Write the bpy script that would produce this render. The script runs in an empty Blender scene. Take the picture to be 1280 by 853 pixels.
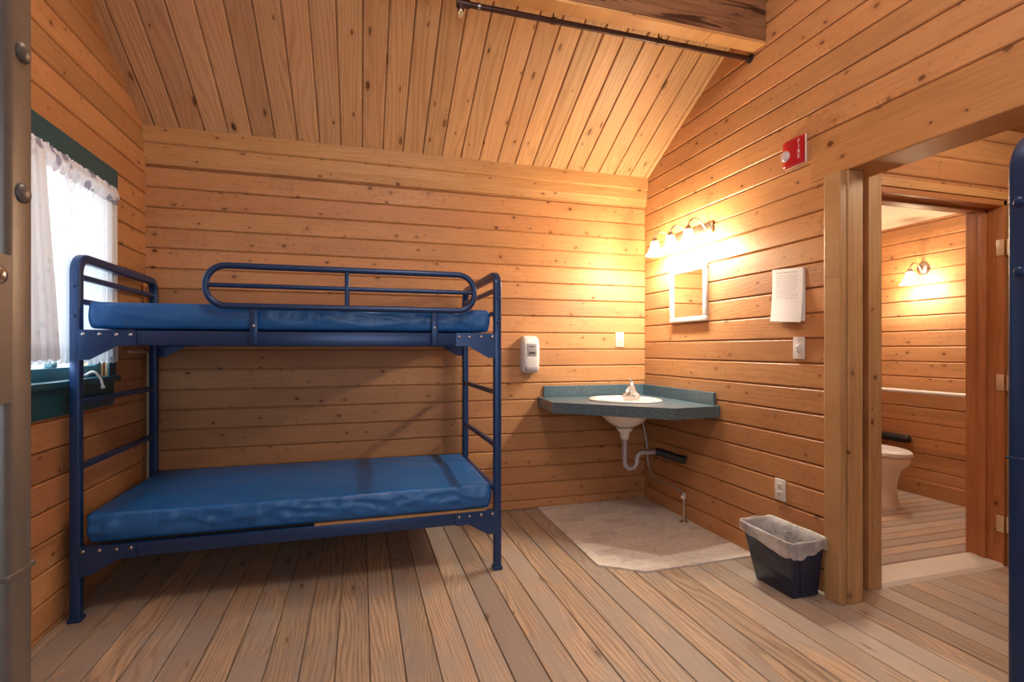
import bpy, bmesh, math, random
from mathutils import Vector, Matrix, noise
random.seed(7)
PI = math.pi
scene = bpy.context.scene
COL = scene.collection

# ------------------------------------------------------------------ mesh helper
class MB:
    """collects shapes (world coordinates); build() links them as ONE mesh object"""
    def __init__(s): s.v = []; s.f = []
    def add(s, vs, fs, M=None):
        o = len(s.v)
        for p in vs:
            p = Vector(p)
            s.v.append(M @ p if M is not None else p)
        s.f += [tuple(i + o for i in f) for f in fs]
    def box(s, a, b, M=None):
        x0, x1 = sorted((a[0], b[0])); y0, y1 = sorted((a[1], b[1])); z0, z1 = sorted((a[2], b[2]))
        s.add([(x0,y0,z0),(x1,y0,z0),(x1,y1,z0),(x0,y1,z0),(x0,y0,z1),(x1,y0,z1),(x1,y1,z1),(x0,y1,z1)],
              [(0,3,2,1),(4,5,6,7),(0,1,5,4),(1,2,6,5),(2,3,7,6),(3,0,4,7)], M)
    def rbox(s, a, b, r=.006, seg=2, M=None):
        """box with rounded edges"""
        bm = bmesh.new(); bmesh.ops.create_cube(bm, size=1)
        c = [(a[i]+b[i])/2 for i in range(3)]; d = [abs(b[i]-a[i]) for i in range(3)]
        for v in bm.verts: v.co = Vector((c[0]+v.co.x*d[0], c[1]+v.co.y*d[1], c[2]+v.co.z*d[2]))
        bmesh.ops.bevel(bm, geom=list(bm.edges), offset=min(r, min(d)*.49), segments=seg, profile=.5, affect='EDGES')
        s.bm(bm, M)
    def bm(s, bm, M=None):
        bm.verts.index_update()
        s.add([v.co.copy() for v in bm.verts], [tuple(v.index for v in f.verts) for f in bm.faces], M); bm.free()
    def prism(s, poly, axis, h0, h1, M=None):
        """extrude a 2-D polygon; axis 'x': (y,z) polygon, 'y': (x,z), 'z': (x,y)"""
        def P(p, h):
            return {'x': (h, p[0], p[1]), 'y': (p[0], h, p[1]), 'z': (p[0], p[1], h)}[axis]
        n = len(poly)
        vs = [P(p, h0) for p in poly] + [P(p, h1) for p in poly]
        fs = [tuple(range(n-1, -1, -1)), tuple(range(n, 2*n))] + [(i, (i+1) % n, n+(i+1) % n, n+i) for i in range(n)]
        s.add(vs, fs, M)
    def lathe(s, prof, c=(0,0,0), n=32, sx=1, sy=1, M=None, close=False):
        """prof: list of (radius, z)"""
        vs = []; fs = []; m = len(prof)
        for (r, z) in prof:
            for k in range(n):
                a = 2*PI*k/n
                vs.append((c[0]+r*sx*math.cos(a), c[1]+r*sy*math.sin(a), c[2]+z))
        for i in range(m-1):
            for k in range(n):
                fs.append((i*n+k, i*n+(k+1) % n, (i+1)*n+(k+1) % n, (i+1)*n+k))
        if close:
            fs.append(tuple(range(n-1, -1, -1))); fs.append(tuple((m-1)*n+k for k in range(n)))
        s.add(vs, fs, M)
    def loft(s, rings, cap=True):
        n = len(rings[0]); vs = [p for r in rings for p in r]; fs = []
        for i in range(len(rings)-1):
            for k in range(n):
                fs.append((i*n+k, i*n+(k+1) % n, (i+1)*n+(k+1) % n, (i+1)*n+k))
        if cap:
            fs.append(tuple(range(n-1, -1, -1))); fs.append(tuple((len(rings)-1)*n+k for k in range(n)))
        s.add(vs, fs)
    def tube(s, pts, r, n=12, closed=False, sect=None, normal=None, cap=True):
        """sweep a circle (or a 2-D section) along a polyline"""
        pts = [Vector(p) for p in pts]; m = len(pts)
        if sect is None: sect = [(r*math.cos(2*PI*k/n), r*math.sin(2*PI*k/n)) for k in range(n)]
        n = len(sect); vs = []; up = None
        for i in range(m):
            if closed: t = (pts[(i+1) % m]-pts[i-1])
            else: t = pts[min(i+1, m-1)]-pts[max(i-1, 0)]
            t.normalize()
            if normal is not None: u = Vector(normal)
            elif up is None:
                u = Vector((0,0,1)) if abs(t.z) < .9 else Vector((1,0,0))
            else: u = up
            u = (u - t*u.dot(t)).normalized(); up = u
            w = t.cross(u)
            k = 1.0
            if 0 < i < m-1 or closed:
                a = (pts[i]-pts[i-1]).normalized(); k = 1/max(.5, a.dot(t))
            for (p, q) in sect:
                vs.append(pts[i] + u*p + w*(q*k if normal is not None else q))
        fs = []
        for i in range(m if closed else m-1):
            j = (i+1) % m
            for k in range(n): fs.append((i*n+k, i*n+(k+1) % n, j*n+(k+1) % n, j*n+k))
        if cap and not closed:
            fs.append(tuple(range(n-1, -1, -1))); fs.append(tuple((m-1)*n+k for k in range(n)))
        s.add(vs, fs)
    def ball(s, c, r, sc=(1,1,1), seg=16, M=None):
        bm = bmesh.new(); bmesh.ops.create_uvsphere(bm, u_segments=seg, v_segments=seg//2+2, radius=r)
        for v in bm.verts: v.co = Vector((c[0]+v.co.x*sc[0], c[1]+v.co.y*sc[1], c[2]+v.co.z*sc[2]))
        s.bm(bm, M)
    def build(s, name, mat, parent=None, smooth=38, recalc=True):
        me = bpy.data.meshes.new(name)
        off = parent_world(parent)
        me.from_pydata([tuple(p-off) for p in s.v], [], s.f); me.update()
        if recalc:
            bm = bmesh.new(); bm.from_mesh(me); bmesh.ops.recalc_face_normals(bm, faces=bm.faces); bm.to_mesh(me); bm.free()
        if smooth:
            me.polygons.foreach_set('use_smooth', [True]*len(me.polygons)); me.set_sharp_from_angle(angle=math.radians(smooth))
        me.materials.append(mat)
        o = bpy.data.objects.new(name, me); COL.objects.link(o)
        if parent is not None: o.parent = parent
        return o

def parent_world(p):
    v = Vector((0,0,0))
    while p is not None: v += p.location; p = p.parent
    return v
def tag(o, label, cat, group=None):
    o['label'] = label; o['category'] = cat
    if group: o['group'] = group
    return o
def thing(name, label, cat, loc=(0,0,0), group=None):
    o = bpy.data.objects.new(name, None); COL.objects.link(o); o.location = loc; o.empty_display_size = .1
    return tag(o, label, cat, group)
def struct(o): o['kind'] = 'structure'; return o
def copy_tree(o, parent=None):
    c = o.copy(); COL.objects.link(c); c.parent = parent
    for ch in list(o.children): copy_tree(ch, c)
    return c
def fillet(pts, r, n=8, closed=False):
    pts = [Vector(p) for p in pts]; out = []; m = len(pts)
    for i, p in enumerate(pts):
        if not closed and i in (0, m-1): out.append(p); continue
        a = (pts[i-1]-p); b = (pts[(i+1) % m]-p); la, lb = a.length, b.length; a.normalize(); b.normalize()
        ang = a.angle(b); d = min(r/math.tan(ang/2), la*.49, lb*.49); rr = d*math.tan(ang/2)
        c = p + (a+b).normalized()*(rr/math.sin(ang/2))
        s0 = p+a*d-c; s1 = p+b*d-c
        for k in range(n+1):
            out.append(c + (s0.slerp(s1, k/n)).normalized()*rr)
    return out
def rsq(w, h, r=.007, n=3):
    """rounded rectangle section"""
    out = []
    for cx, cy, a0 in ((w/2-r, h/2-r, 0), (-w/2+r, h/2-r, PI/2), (-w/2+r, -h/2+r, PI), (w/2-r, -h/2+r, 3*PI/2)):
        for k in range(n+1):
            a = a0+PI/2*k/n; out.append((cx+r*math.cos(a), cy+r*math.sin(a)))
    return out

# ------------------------------------------------------------------ material helpers
class NT:
    def __init__(s, name):
        s.m = bpy.data.materials.new(name); s.m.use_nodes = True; s.t = s.m.node_tree; s.t.nodes.clear()
        s.out = s.t.nodes.new('ShaderNodeOutputMaterial')
    def n(s, typ, **kw):
        nd = s.t.nodes.new(typ)
        for k, v in kw.items():
            if hasattr(nd, k): setattr(nd, k, v)
        return nd
    def link(s, a, b): s.t.links.new(a, b)
    def setin(s, sock, v):
        if isinstance(v, bpy.types.NodeSocket): s.link(v, sock)
        else: sock.default_value = v
    def math(s, op, a, b=None, c=None, clamp=False):
        nd = s.n('ShaderNodeMath', operation=op); nd.use_clamp = clamp
        s.setin(nd.inputs[0], a)
        if b is not None: s.setin(nd.inputs[1], b)
        if c is not None: s.setin(nd.inputs[2], c)
        return nd.outputs[0]
    def comb(s, x, y, z):
        nd = s.n('ShaderNodeCombineXYZ')
        for i, v in enumerate((x, y, z)): s.setin(nd.inputs[i], v)
        return nd.outputs[0]
    def sep(s, v):
        nd = s.n('ShaderNodeSeparateXYZ'); s.link(v, nd.inputs[0]); return nd.outputs
    def mix(s, fac, a, b, blend='MIX'):
        nd = s.n('ShaderNodeMix', data_type='RGBA', blend_type=blend)
        s.setin(nd.inputs['Factor'], fac)
        for k, v in ((6, a), (7, b)):
            if isinstance(v, tuple) and len(v) == 3: v = (*v, 1)
            s.setin(nd.inputs[k], v)
        return nd.outputs[2]
    def noise(s, vec, scale=5, detail=3, rough=.5, dist=0):
        nd = s.n('ShaderNodeTexNoise'); s.setin(nd.inputs['Vector'], vec)
        nd.inputs['Scale'].default_value = scale; nd.inputs['Detail'].default_value = detail
        nd.inputs['Roughness'].default_value = rough; nd.inputs['Distortion'].default_value = dist
        return nd.outputs['Fac']
    def ss(s, x, a, b, lo=0., hi=1.):
        nd = s.n('ShaderNodeMapRange', interpolation_type='SMOOTHSTEP'); s.setin(nd.inputs[0], x)
        nd.inputs[1].default_value = a; nd.inputs[2].default_value = b; nd.inputs[3].default_value = lo; nd.inputs[4].default_value = hi
        return nd.outputs[0]
    def obj(s): return s.n('ShaderNodeTexCoord').outputs['Object']
    def bump(s, h, strength=.3, dist=.01):
        nd = s.n('ShaderNodeBump'); nd.inputs['Strength'].default_value = strength; nd.inputs['Distance'].default_value = dist
        s.link(h, nd.inputs['Height']); return nd.outputs[0]
    def pbr(s, color, rough=.5, metal=0., normal=None, spec=.5, **kw):
        b = s.n('ShaderNodeBsdfPrincipled')
        if isinstance(color, tuple): color = (*color[:3], 1)
        s.setin(b.inputs['Base Color'], color); s.setin(b.inputs['Roughness'], rough); s.setin(b.inputs['Metallic'], metal)
        b.inputs['Specular IOR Level'].default_value = spec
        if normal is not None: s.link(normal, b.inputs['Normal'])
        for k, v in kw.items(): s.setin(b.inputs[k.replace('_', ' ')], v)
        s.link(b.outputs[0], s.out.inputs[0]); return s.m

def simple(name, color, rough=.45, metal=0., var=.06, scale=30, bump=0., spec=.5):
    """plain material with a little procedural unevenness"""
    t = NT(name); f = t.noise(t.obj(), scale, 3)
    c = t.mix(f, tuple(max(0, k*(1-var)) for k in color), tuple(min(1, k*(1+var)) for k in color))
    nm = t.bump(f, bump, .004) if bump else None
    return t.pbr(c, rough, metal, nm, spec)

def wood(name, across, along, spacing, off, light, dark, red=None, knots=.5, knot_col=(.05,.015,.004), rings=.5, tint=.18, rough=.45,
         streak=.5, gray=None, sheen=.4, fine=1.0, cell=(.085,.12), ksize=.1, blotw=.7, ringf=1.0, lstr=1.1, crack=0., fleck=0.):
    """planked timber: board index -> own tint and grain; knots; grain rings"""
    t = NT(name); P = t.sep(t.obj()); ax = {'x': 0, 'y': 1, 'z': 2}
    a = P[ax[across]]; l = P[ax[along]]
    q = t.math('DIVIDE', t.math('SUBTRACT', a, off), spacing)
    idx = t.math('FLOOR', q); fr = t.math('SUBTRACT', q, idx)
    wn = t.n('ShaderNodeTexWhiteNoise', noise_dimensions='1D'); t.link(idx, wn.inputs['W'])
    r = wn.outputs['Value']; rc = t.n('ShaderNodeSeparateColor'); t.link(wn.outputs['Color'], rc.inputs[0]); r2 = rc.outputs[1]; r3 = rc.outputs[2]
    l2 = t.math('ADD', l, t.math('MULTIPLY', r, 37.0))
    i5 = t.math('MULTIPLY', idx, 5.17)
    # knots
    vo = t.n('ShaderNodeTexVoronoi', voronoi_dimensions='2D', feature='F1')
    t.link(t.comb(t.math('ADD', t.math('DIVIDE', a, cell[0]), t.math('MULTIPLY', idx, 13.0)), t.math('DIVIDE', l2, cell[1]), 0), vo.inputs['Vector']); vo.inputs['Scale'].default_value = 1; vo.inputs['Randomness'].default_value = .95
    vc = t.n('ShaderNodeSeparateColor'); t.link(vo.outputs['Color'], vc.inputs[0])
    on = t.math('LESS_THAN', vc.outputs[0], knots)
    rad = t.math('MULTIPLY_ADD', t.math('POWER', vc.outputs[1], 2.0), ksize*1.4, ksize*.4)
    wob = t.noise(t.comb(t.math('MULTIPLY', a, 60), t.math('MULTIPLY', l2, 60), i5), 1, 2)
    dd = t.math('ADD', vo.outputs['Distance'], t.math('MULTIPLY', t.math('SUBTRACT', wob, .5), .12))
    rel = t.math('DIVIDE', dd, rad)
    core = t.math('MULTIPLY', on, t.ss(rel, 1.15, .55))
    halo = t.math('MULTIPLY', on, t.ss(rel, 3.2, .9))
    # grain
    warp = t.noise(t.comb(t.math('MULTIPLY', a, 5), t.math('MULTIPLY', l2, lstr), i5), 1, 2, .45)
    ph = t.math('ADD', t.math('MULTIPLY', fr, t.math('MULTIPLY_ADD', r3, 3.0, 2.0)), t.math('MULTIPLY', warp, t.math('MULTIPLY_ADD', r2, 9.0, 5.0)))
    ph = t.math('ADD', ph, t.math('MULTIPLY', halo, 1.6))
    ring = t.math('SINE', t.math('MULTIPLY', ph, 2*PI*ringf))
    ring = t.ss(ring, -.3, 1.0)
    st = t.noise(t.comb(t.math('MULTIPLY', a, 150*fine), t.math('MULTIPLY', l2, 4.0), i5), 1, 4, .62)
    blot = t.noise(t.comb(t.math('MULTIPLY', a, 9), t.math('MULTIPLY', l2, 2.6), i5), 1, 3, .55)
    g = t.math('ADD', t.math('MULTIPLY', ring, rings), t.math('MULTIPLY', t.ss(st, .35, .72), streak))
    g = t.math('ADD', g, t.math('MULTIPLY', t.math('SUBTRACT', blot, .5), blotw), clamp=True)
    c = t.mix(g, light, dark)
    if red: c = t.mix(t.math('MULTIPLY', r2, .55), c, red)
    if gray: c = t.mix(t.ss(t.math('ADD', blot, t.math('MULTIPLY_ADD', r2, .35, -.18)), .36, .62, 0, .85), c, gray)
    tv = t.math('MULTIPLY_ADD', r, tint*2, 1-tint)
    c = t.mix(1.0, c, t.comb(tv, tv, tv), 'MULTIPLY')
    c = t.mix(t.math('MULTIPLY', halo, .35), c, dark)
    c = t.mix(t.math('MULTIPLY', core, t.math('MULTIPLY_ADD', vc.outputs[2], .35, .6)), c, knot_col)
    if fleck:
        fk = t.noise(t.comb(t.math('MULTIPLY', a, 34), t.math('MULTIPLY', l2, 30), i5), 1, 3, .55)
        big = t.noise(t.comb(t.math('MULTIPLY', a, 3), t.math('MULTIPLY', l2, 3), i5), 1, 2, .5)
        c = t.mix(t.math('MULTIPLY', t.ss(t.math('ADD', fk, t.math('MULTIPLY', t.math('SUBTRACT', big, .5), .35)), .56, .74), fleck), c, (.24,.095,.03))
    if crack:
        ck = t.noise(t.comb(t.math('MULTIPLY', a, 26), t.math('MULTIPLY', l, 2.6), t.math('MULTIPLY', P[1], 3)), 1, 4, .6, .6)
        c = t.mix(t.math('MULTIPLY', t.ss(ck, .56, .64), crack), c, knot_col)
    h = t.math('SUBTRACT', t.math('MULTIPLY', st, -.6), t.math('MULTIPLY', ring, .35))
    nm = t.bump(h, .25, .0025)
    rg = t.math('MULTIPLY_ADD', st, .25, rough-.1)
    return t.pbr(c, rg, 0, nm, sheen)

# ------------------------------------------------------------------ materials
PINE_L, PINE_D, PINE_R = (.545,.285,.122), (.33,.145,.056), (.47,.205,.088)
SPB, SPR, SPC = .1275, .129, .1365
M = {}
WALL = dict(knots=.52, rings=.10, streak=.34, blotw=1.15, cell=(.105,.15), ksize=.065, tint=.15, fleck=.3, knot_col=(.10,.032,.010))
M['pine_back'] = wood('pine_back', 'z', 'x', SPB, .96, PINE_L, PINE_D, PINE_R, **WALL)
M['pine_left'] = wood('pine_left', 'z', 'y', SPB, .146, PINE_L, PINE_D, PINE_R, **WALL)
M['pine_right'] = wood('pine_right', 'z', 'y', SPR, 1.015, PINE_L, PINE_D, PINE_R, **WALL)
M['pine_ceiling'] = wood('pine_ceiling', 'x', 'y', SPC, -3.442, (.70,.465,.25), (.46,.245,.11), (.62,.35,.18), knots=.42, rings=.42, streak=.4, cell=(.10,.24), ksize=.085, tint=.12, ringf=1.3, lstr=.6)
M['floor_boards'] = wood('floor_boards', 'x', 'y', .1275, -2.19, (.52,.395,.275), (.20,.14,.105), None, knots=.2, rings=.42, streak=.5, tint=.16, rough=.50, gray=(.37,.325,.29), knot_col=(.10,.06,.035), cell=(.12,.4), ksize=.05, ringf=1.7, lstr=.75)
M['bath_floor'] = wood('bath_floor', 'y', 'x', .09, 0, (.52,.385,.275), (.33,.235,.175), None, knots=.05, rings=.3, tint=.14, gray=(.40,.34,.30), ringf=1.8, lstr=.5)
M['trim_wood'] = wood('trim_wood', 'x', 'z', .21, .037, (.52,.325,.155), (.37,.195,.08), None, knots=.3, tint=.08, rings=.25, lstr=.6, knot_col=(.10,.032,.010))
M['trim_long'] = wood('trim_long', 'z', 'y', .5, .2, (.50,.255,.10), (.35,.155,.052), None, knots=.25, tint=.04, rings=.12, lstr=.5, knot_col=(.10,.032,.010))
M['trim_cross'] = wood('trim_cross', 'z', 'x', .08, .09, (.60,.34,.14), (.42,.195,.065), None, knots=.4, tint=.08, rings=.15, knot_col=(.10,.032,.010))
M['dark_jamb'] = wood('dark_jamb', 'y', 'z', .3, .03, (.44,.19,.075), (.28,.10,.035), None, knots=.1, tint=.05, rings=.2, lstr=.4)
M['beam'] = wood('beam', 'z', 'x', .6, .1, (.27,.14,.072), (.15,.07,.034), None, knots=.3, knot_col=(.035,.010,.006), rings=.4, tint=.02, cell=(.06,.35), ksize=.12, lstr=.5, crack=.9)

def metal_paint():
    t = NT('navy_metal'); o = t.obj(); f = t.noise(o, 60, 3)
    c = t.mix(f, (.007,.034,.125), (.012,.054,.18))
    return t.pbr(c, .33, .25, t.bump(t.noise(o, 300, 2), .06, .002), .6)
M['navy_metal'] = metal_paint()
def vinyl():
    t = NT('blue_vinyl'); o = t.obj(); p = t.sep(o)
    f = t.noise(o, 6, 4, .6)
    w = t.noise(t.comb(t.math('MULTIPLY', p[0], 26), t.math('MULTIPLY', p[1], 5), t.math('MULTIPLY', p[2], 9)), 1, 4, .6, .8)
    c = t.mix(f, (.006,.095,.34), (.013,.145,.46))
    stain = t.ss(t.noise(o, 9, 3), .70, .78)
    c = t.mix(t.math('MULTIPLY', stain, .25), c, (.10,.09,.14))
    return t.pbr(c, t.math('MULTIPLY_ADD', f, .15, .30), 0, t.bump(w, .25, .012), .55)
M['vinyl'] = vinyl()
M['plywood'] = simple('plywood', (.42,.24,.10), .7, 0, .2, 15)
M['steel'] = simple('brushed_steel', (.62,.58,.54), .28, 1.0, .06)
M['chrome'] = simple('chrome', (.80,.79,.78), .22, .75, .02)
M['bolt'] = simple('bolt_steel', (.45,.46,.50), .25, 1.0, .05)
def grey_mat():
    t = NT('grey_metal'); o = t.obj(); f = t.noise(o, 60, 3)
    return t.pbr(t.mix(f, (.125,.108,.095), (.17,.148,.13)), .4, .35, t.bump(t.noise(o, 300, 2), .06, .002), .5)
M['grey_metal'] = grey_mat()
M['porcelain'] = simple('porcelain', (.80,.77,.72), .12, 0, .01)
M['white_plastic'] = simple('white_plastic', (.72,.71,.70), .35, 0, .02)
M['ivory'] = simple('ivory_plastic', (.70,.62,.46), .4, 0, .02)
M['grey_plastic'] = simple('grey_plastic', (.30,.29,.32), .4, 0, .05)
M['dark_slot'] = simple('dark_slot', (.03,.025,.02), .5)
M['black_foam'] = simple('black_foam', (.012,.012,.014), .55, 0, .3, 80, .3)
M['bin_plastic'] = simple('bin_plastic', (.010,.024,.066), .14, 0, .1, 20)
M['red_plastic'] = simple('red_plastic', (.46,.008,.020), .3, 0, .04)
M['white_paint'] = simple('white_paint', (.74,.72,.70), .4, 0, .02)
M['plaster'] = simple('plaster', (.80,.74,.64), .8, 0, .03)
M['teal'] = simple('teal_paint', (.014,.085,.115), .35, 0, .12, 20)
M['pipe_brown'] = simple('pipe_brown', (.055,.022,.016), .4, .3, .3, 40)
M['brass'] = simple('hinge_brass', (.72,.62,.46), .42, .55, .1)
M['conduit'] = simple('conduit_cream', (.62,.50,.34), .45, 0, .04)
M['stone'] = simple('threshold_stone', (.66,.62,.56), .35, 0, .08, 8)
M['pipe_lilac'] = simple('pipe_metal', (.52,.52,.60), .3, .6, .08)

def counter_mat():
    t = NT('green_laminate'); o = t.obj(); f = t.noise(o, 130, 3, .7); g = t.noise(o, 22, 3)
    c = t.mix(t.ss(f, .38, .66), (.040,.082,.115), (.17,.245,.27)); c = t.mix(t.math('MULTIPLY', g, .4), c, (.05,.12,.19))
    return t.pbr(c, .28, 0, None, .6)
M['laminate'] = counter_mat()
def mat_tiles():
    t = NT('tile_vinyl'); P = t.sep(t.obj())
    br = t.n('ShaderNodeTexBrick'); t.link(t.comb(P[0], P[1], 0), br.inputs['Vector'])
    br.offset = .5; br.inputs['Scale'].default_value = 1; br.inputs['Brick Width'].default_value = .20; br.inputs['Row Height'].default_value = .10
    br.inputs['Mortar Size'].default_value = .0035; br.inputs['Bias'].default_value = -.3
    br.inputs['Color1'].default_value = (.80,.76,.70,1); br.inputs['Color2'].default_value = (.60,.55,.53,1); br.inputs['Mortar'].default_value = (.84,.81,.76,1)
    f = t.noise(t.obj(), 28, 4, .6)
    c = t.mix(t.ss(f, .50, .75, 0, .55), br.outputs['Color'], (.36,.32,.32))
    return t.pbr(c, .42)
M['tile_mat'] = mat_tiles()
def glass_mat():
    t = NT('window_glass'); g = t.n('ShaderNodeBsdfGlossy'); g.inputs['Roughness'].default_value = .02
    tr = t.n('ShaderNodeBsdfTransparent'); m = t.n('ShaderNodeMixShader'); m.inputs[0].default_value = .08
    t.link(tr.outputs[0], m.inputs[1]); t.link(g.outputs[0], m.inputs[2]); t.link(m.outputs[0], t.out.inputs[0]); return t.m
M['glass'] = glass_mat()
def mirror_mat():
    t = NT('mirror_glass'); f = t.noise(t.obj(), 3, 1)
    return t.pbr(t.mix(f, (.86,.86,.85), (.88,.88,.87)), .03, 1.0)
M['mirror'] = mirror_mat()
def cloth(name, base, pat, thr, clear=.25, hem=None):
    t = NT(name); o = t.obj(); P = t.sep(o)
    v = t.n('ShaderNodeTexVoronoi', feature='F1'); t.setin(v.inputs['Vector'], t.comb(t.math('MULTIPLY', P[1], 16), t.math('MULTIPLY', P[2], 16), 0)); v.inputs['Scale'].default_value = 1
    n = t.noise(o, 38, 3, .6)
    k = t.math('ADD', v.outputs['Distance'], t.math('MULTIPLY', t.math('SUBTRACT', n, .5), .7))
    k = t.ss(k, thr, thr-.16)
    if hem is not None:
        hz = t.ss(P[2], hem+.02, hem-.02)
        k = t.math('MULTIPLY', k, t.math('MULTIPLY_ADD', hz, .8, .2))
        k = t.math('ADD', k, t.math('MULTIPLY', hz, .25), clamp=True)
    c = t.mix(k, base, pat)
    d = t.n('ShaderNodeBsdfDiffuse'); tl = t.n('ShaderNodeBsdfTranslucent'); tr = t.n('ShaderNodeBsdfTransparent')
    t.link(c, d.inputs[0]); t.link(c, tl.inputs[0])
    m1 = t.n('ShaderNodeMixShader'); m1.inputs[0].default_value = .15; t.link(d.outputs[0], m1.inputs[1]); t.link(tl.outputs[0], m1.inputs[2])
    m2 = t.n('ShaderNodeMixShader'); m2.inputs[0].default_value = clear; t.link(m1.outputs[0], m2.inputs[1]); t.link(tr.outputs[0], m2.inputs[2])
    t.link(m2.outputs[0], t.out.inputs[0]); return t.m
M['curtain'] = cloth('curtain_cloth', (.82,.84,.86), (.20,.26,.34), .24, .05, 1.23)
M['ruffle'] = cloth('ruffle_cloth', (.72,.70,.72), (.32,.29,.36), .45, .04)
def liner_mat():
    t = NT('bag_plastic'); o = t.obj()
    p = t.n('ShaderNodeBsdfPrincipled'); p.inputs['Base Color'].default_value = (.92,.93,.95,1); p.inputs['Roughness'].default_value = .25
    t.link(t.bump(t.noise(o, 30, 4, .6, 1.2), .6, .02), p.inputs['Normal'])
    tr = t.n('ShaderNodeBsdfTransparent'); m = t.n('ShaderNodeMixShader')
    f = t.ss(t.noise(o, 9, 3, .6), .3, .7, .32, .68); t.link(f, m.inputs[0])
    t.link(tr.outputs[0], m.inputs[1]); t.link(p.outputs[0], m.inputs[2]); t.link(m.outputs[0], t.out.inputs[0]); return t.m
M['liner'] = liner_mat()
def shade_mat():
    t = NT('lamp_shade_glass'); f = t.noise(t.obj(), 20, 2)
    e = t.n('ShaderNodeEmission'); t.link(t.mix(f, (1,.80,.52), (1,.86,.62)), e.inputs[0]); e.inputs[1].default_value = 24
    tr = t.n('ShaderNodeBsdfTransparent'); tr.inputs[0].default_value = (1,.93,.8,1)
    m = t.n('ShaderNodeMixShader'); m.inputs[0].default_value = .72
    t.link(e.outputs[0], m.inputs[1]); t.link(tr.outputs[0], m.inputs[2]); t.link(m.outputs[0], t.out.inputs[0]); return t.m
M['shade'] = shade_mat()
def bulb_mat():
    t = NT('bulb_glow'); e = t.n('ShaderNodeEmission'); f = t.noise(t.obj(), 5, 1)
    t.link(t.mix(f, (1,.78,.48), (1,.82,.55)), e.inputs[0]); e.inputs[1].default_value = 25; t.link(e.outputs[0], t.out.inputs[0]); return t.m
M['bulb'] = bulb_mat()
def paper_mat():
    t = NT('paper'); P = t.sep(t.obj())
    f = t.noise(t.obj(), 12, 2); return t.pbr(t.mix(f, (.74,.75,.78), (.80,.80,.80)), .45)
M['paper'] = paper_mat()
M['print_ink'] = simple('print_ink', (.50,.49,.53), .7)
M['letter_white'] = simple('letter_white', (.80,.74,.78), .5)

# ------------------------------------------------------------------ the room shell
W, LEN = -3.506, -5.32           # left wall x, rear wall y; right wall x = 0, back wall y = 0
EAVE, SLOPE = 2.57, .53
RIDGE = LEN/2
def roof(y): return EAVE + SLOPE*min(-y, y-LEN)
GAP, CH, TH = .0024, .0062, .020   # half gap, chamfer, board thickness

def boards(mb, k0, k1, spacing, off, spans, place, lo=-1e9, hi=1e9, GAP=GAP, CH=CH):
    """chamfered boards; place(depth, across, along) -> world; spans(a0, a1) -> list of (l0, l1)"""
    for k in range(k0, k1):
        a0 = max(off+k*spacing, lo); a1 = min(off+(k+1)*spacing, hi)
        if a1-a0 < .015: continue
        b0, b1 = a0+GAP, a1-GAP
        sec = [(TH, b0), (CH, b0), (0, b0+CH), (0, b1-CH), (CH, b1), (TH, b1)]
        for (l0, l1) in spans(a0, a1):
            vs = [place(d, a, l0) for d, a in sec] + [place(d, a, l1) for d, a in sec]
            n = 6
            mb.add(vs, [tuple(range(n)), tuple(range(2*n-1, n-1, -1))] + [(i, n+i, n+(i+1) % n, (i+1) % n) for i in range(n)])

# floor: boards run front to back, through the opening into the passage
mb = MB()
boards(mb, -12, 40, .1275, -2.19, lambda a, b: [(LEN, .0)] if b < .12 else [(-3.6, -1.60)], lambda d, a, l: (a, l, -d), lo=W-.02, hi=2.5, GAP=.0024, CH=.002)
mb.box((W-.02, LEN-.1, -.12), (2.5, .1, -.012))
struct(mb.build('floor', M['floor_boards'], smooth=0))
# bathroom floor
mb = MB()
boards(mb, -19, 1, .09, 0, lambda a, b: [(.13, 2.30)], lambda d, a, l: (l, a, .004-d), lo=-1.62, hi=.0)
mb.box((.135, -1.62, -.011), (2.3, 0, -.008))
struct(mb.build('floor_bathroom', M['bath_floor'], smooth=0))

# back wall (boards along x), also the far wall of the bathroom
mb = MB()
boards(mb, -8, 14, SPB, .96, lambda a, b: [(W-.02, 2.3)], lambda d, a, l: (l, d, a), lo=0)
mb.box((W-.1, TH-.006, 0), (2.4, .14, 2.7))
struct(mb.build('wall_back', M['pine_back'], smooth=0))

# left wall with its window opening
WY0, WY1, WZ0, WZ1 = -1.345, -.505, 1.06, 2.07
def left_spans(a, b):
    if b <= WZ0+.02 or a >= WZ1-.03: return [(LEN, 0)]
    return [(LEN, WY0), (WY1, 0)]
mb = MB()
boards(mb, -2, 32, SPB, .146, left_spans, lambda d, a, l: (W-d, l, a), lo=0)
for a, b in (((W-.11, LEN-.1, 0), (W-TH+.006, .1, WZ0)), ((W-.11, LEN-.1, WZ1), (W-TH+.006, .1, 4.1)),
             ((W-.11, LEN-.1, WZ0), (W-TH+.006, WY0, WZ1)), ((W-.11, WY1, WZ0), (W-TH+.006, .1, WZ1))): mb.box(a, b)
struct(mb.build('wall_left', M['pine_left'], smooth=0))

# right wall with the wide opening into the passage
OY0, OY1, OZ = -2.62, -1.735, 2.072
def right_spans(a, b):
    if a < OZ-.02: return [(LEN, OY0), (OY1, 0)]
    if a < 2.30: return [(LEN, -2.95), (-1.612, 0)]
    return [(LEN, 0)]
mb = MB()
boards(mb, -9, 24, SPR, 1.015, right_spans, lambda d, a, l: (d, l, a), lo=0)
for a, b in (((TH-.006, LEN-.1, 0), (.13, OY0, 4.1)), ((TH-.006, OY1, 0), (.13, .02, 4.1)), ((TH-.006, OY0, 2.09), (.13, OY1, 4.1))): mb.box(a, b)
struct(mb.build('wall_right', M['pine_right'], smooth=0))

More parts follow.
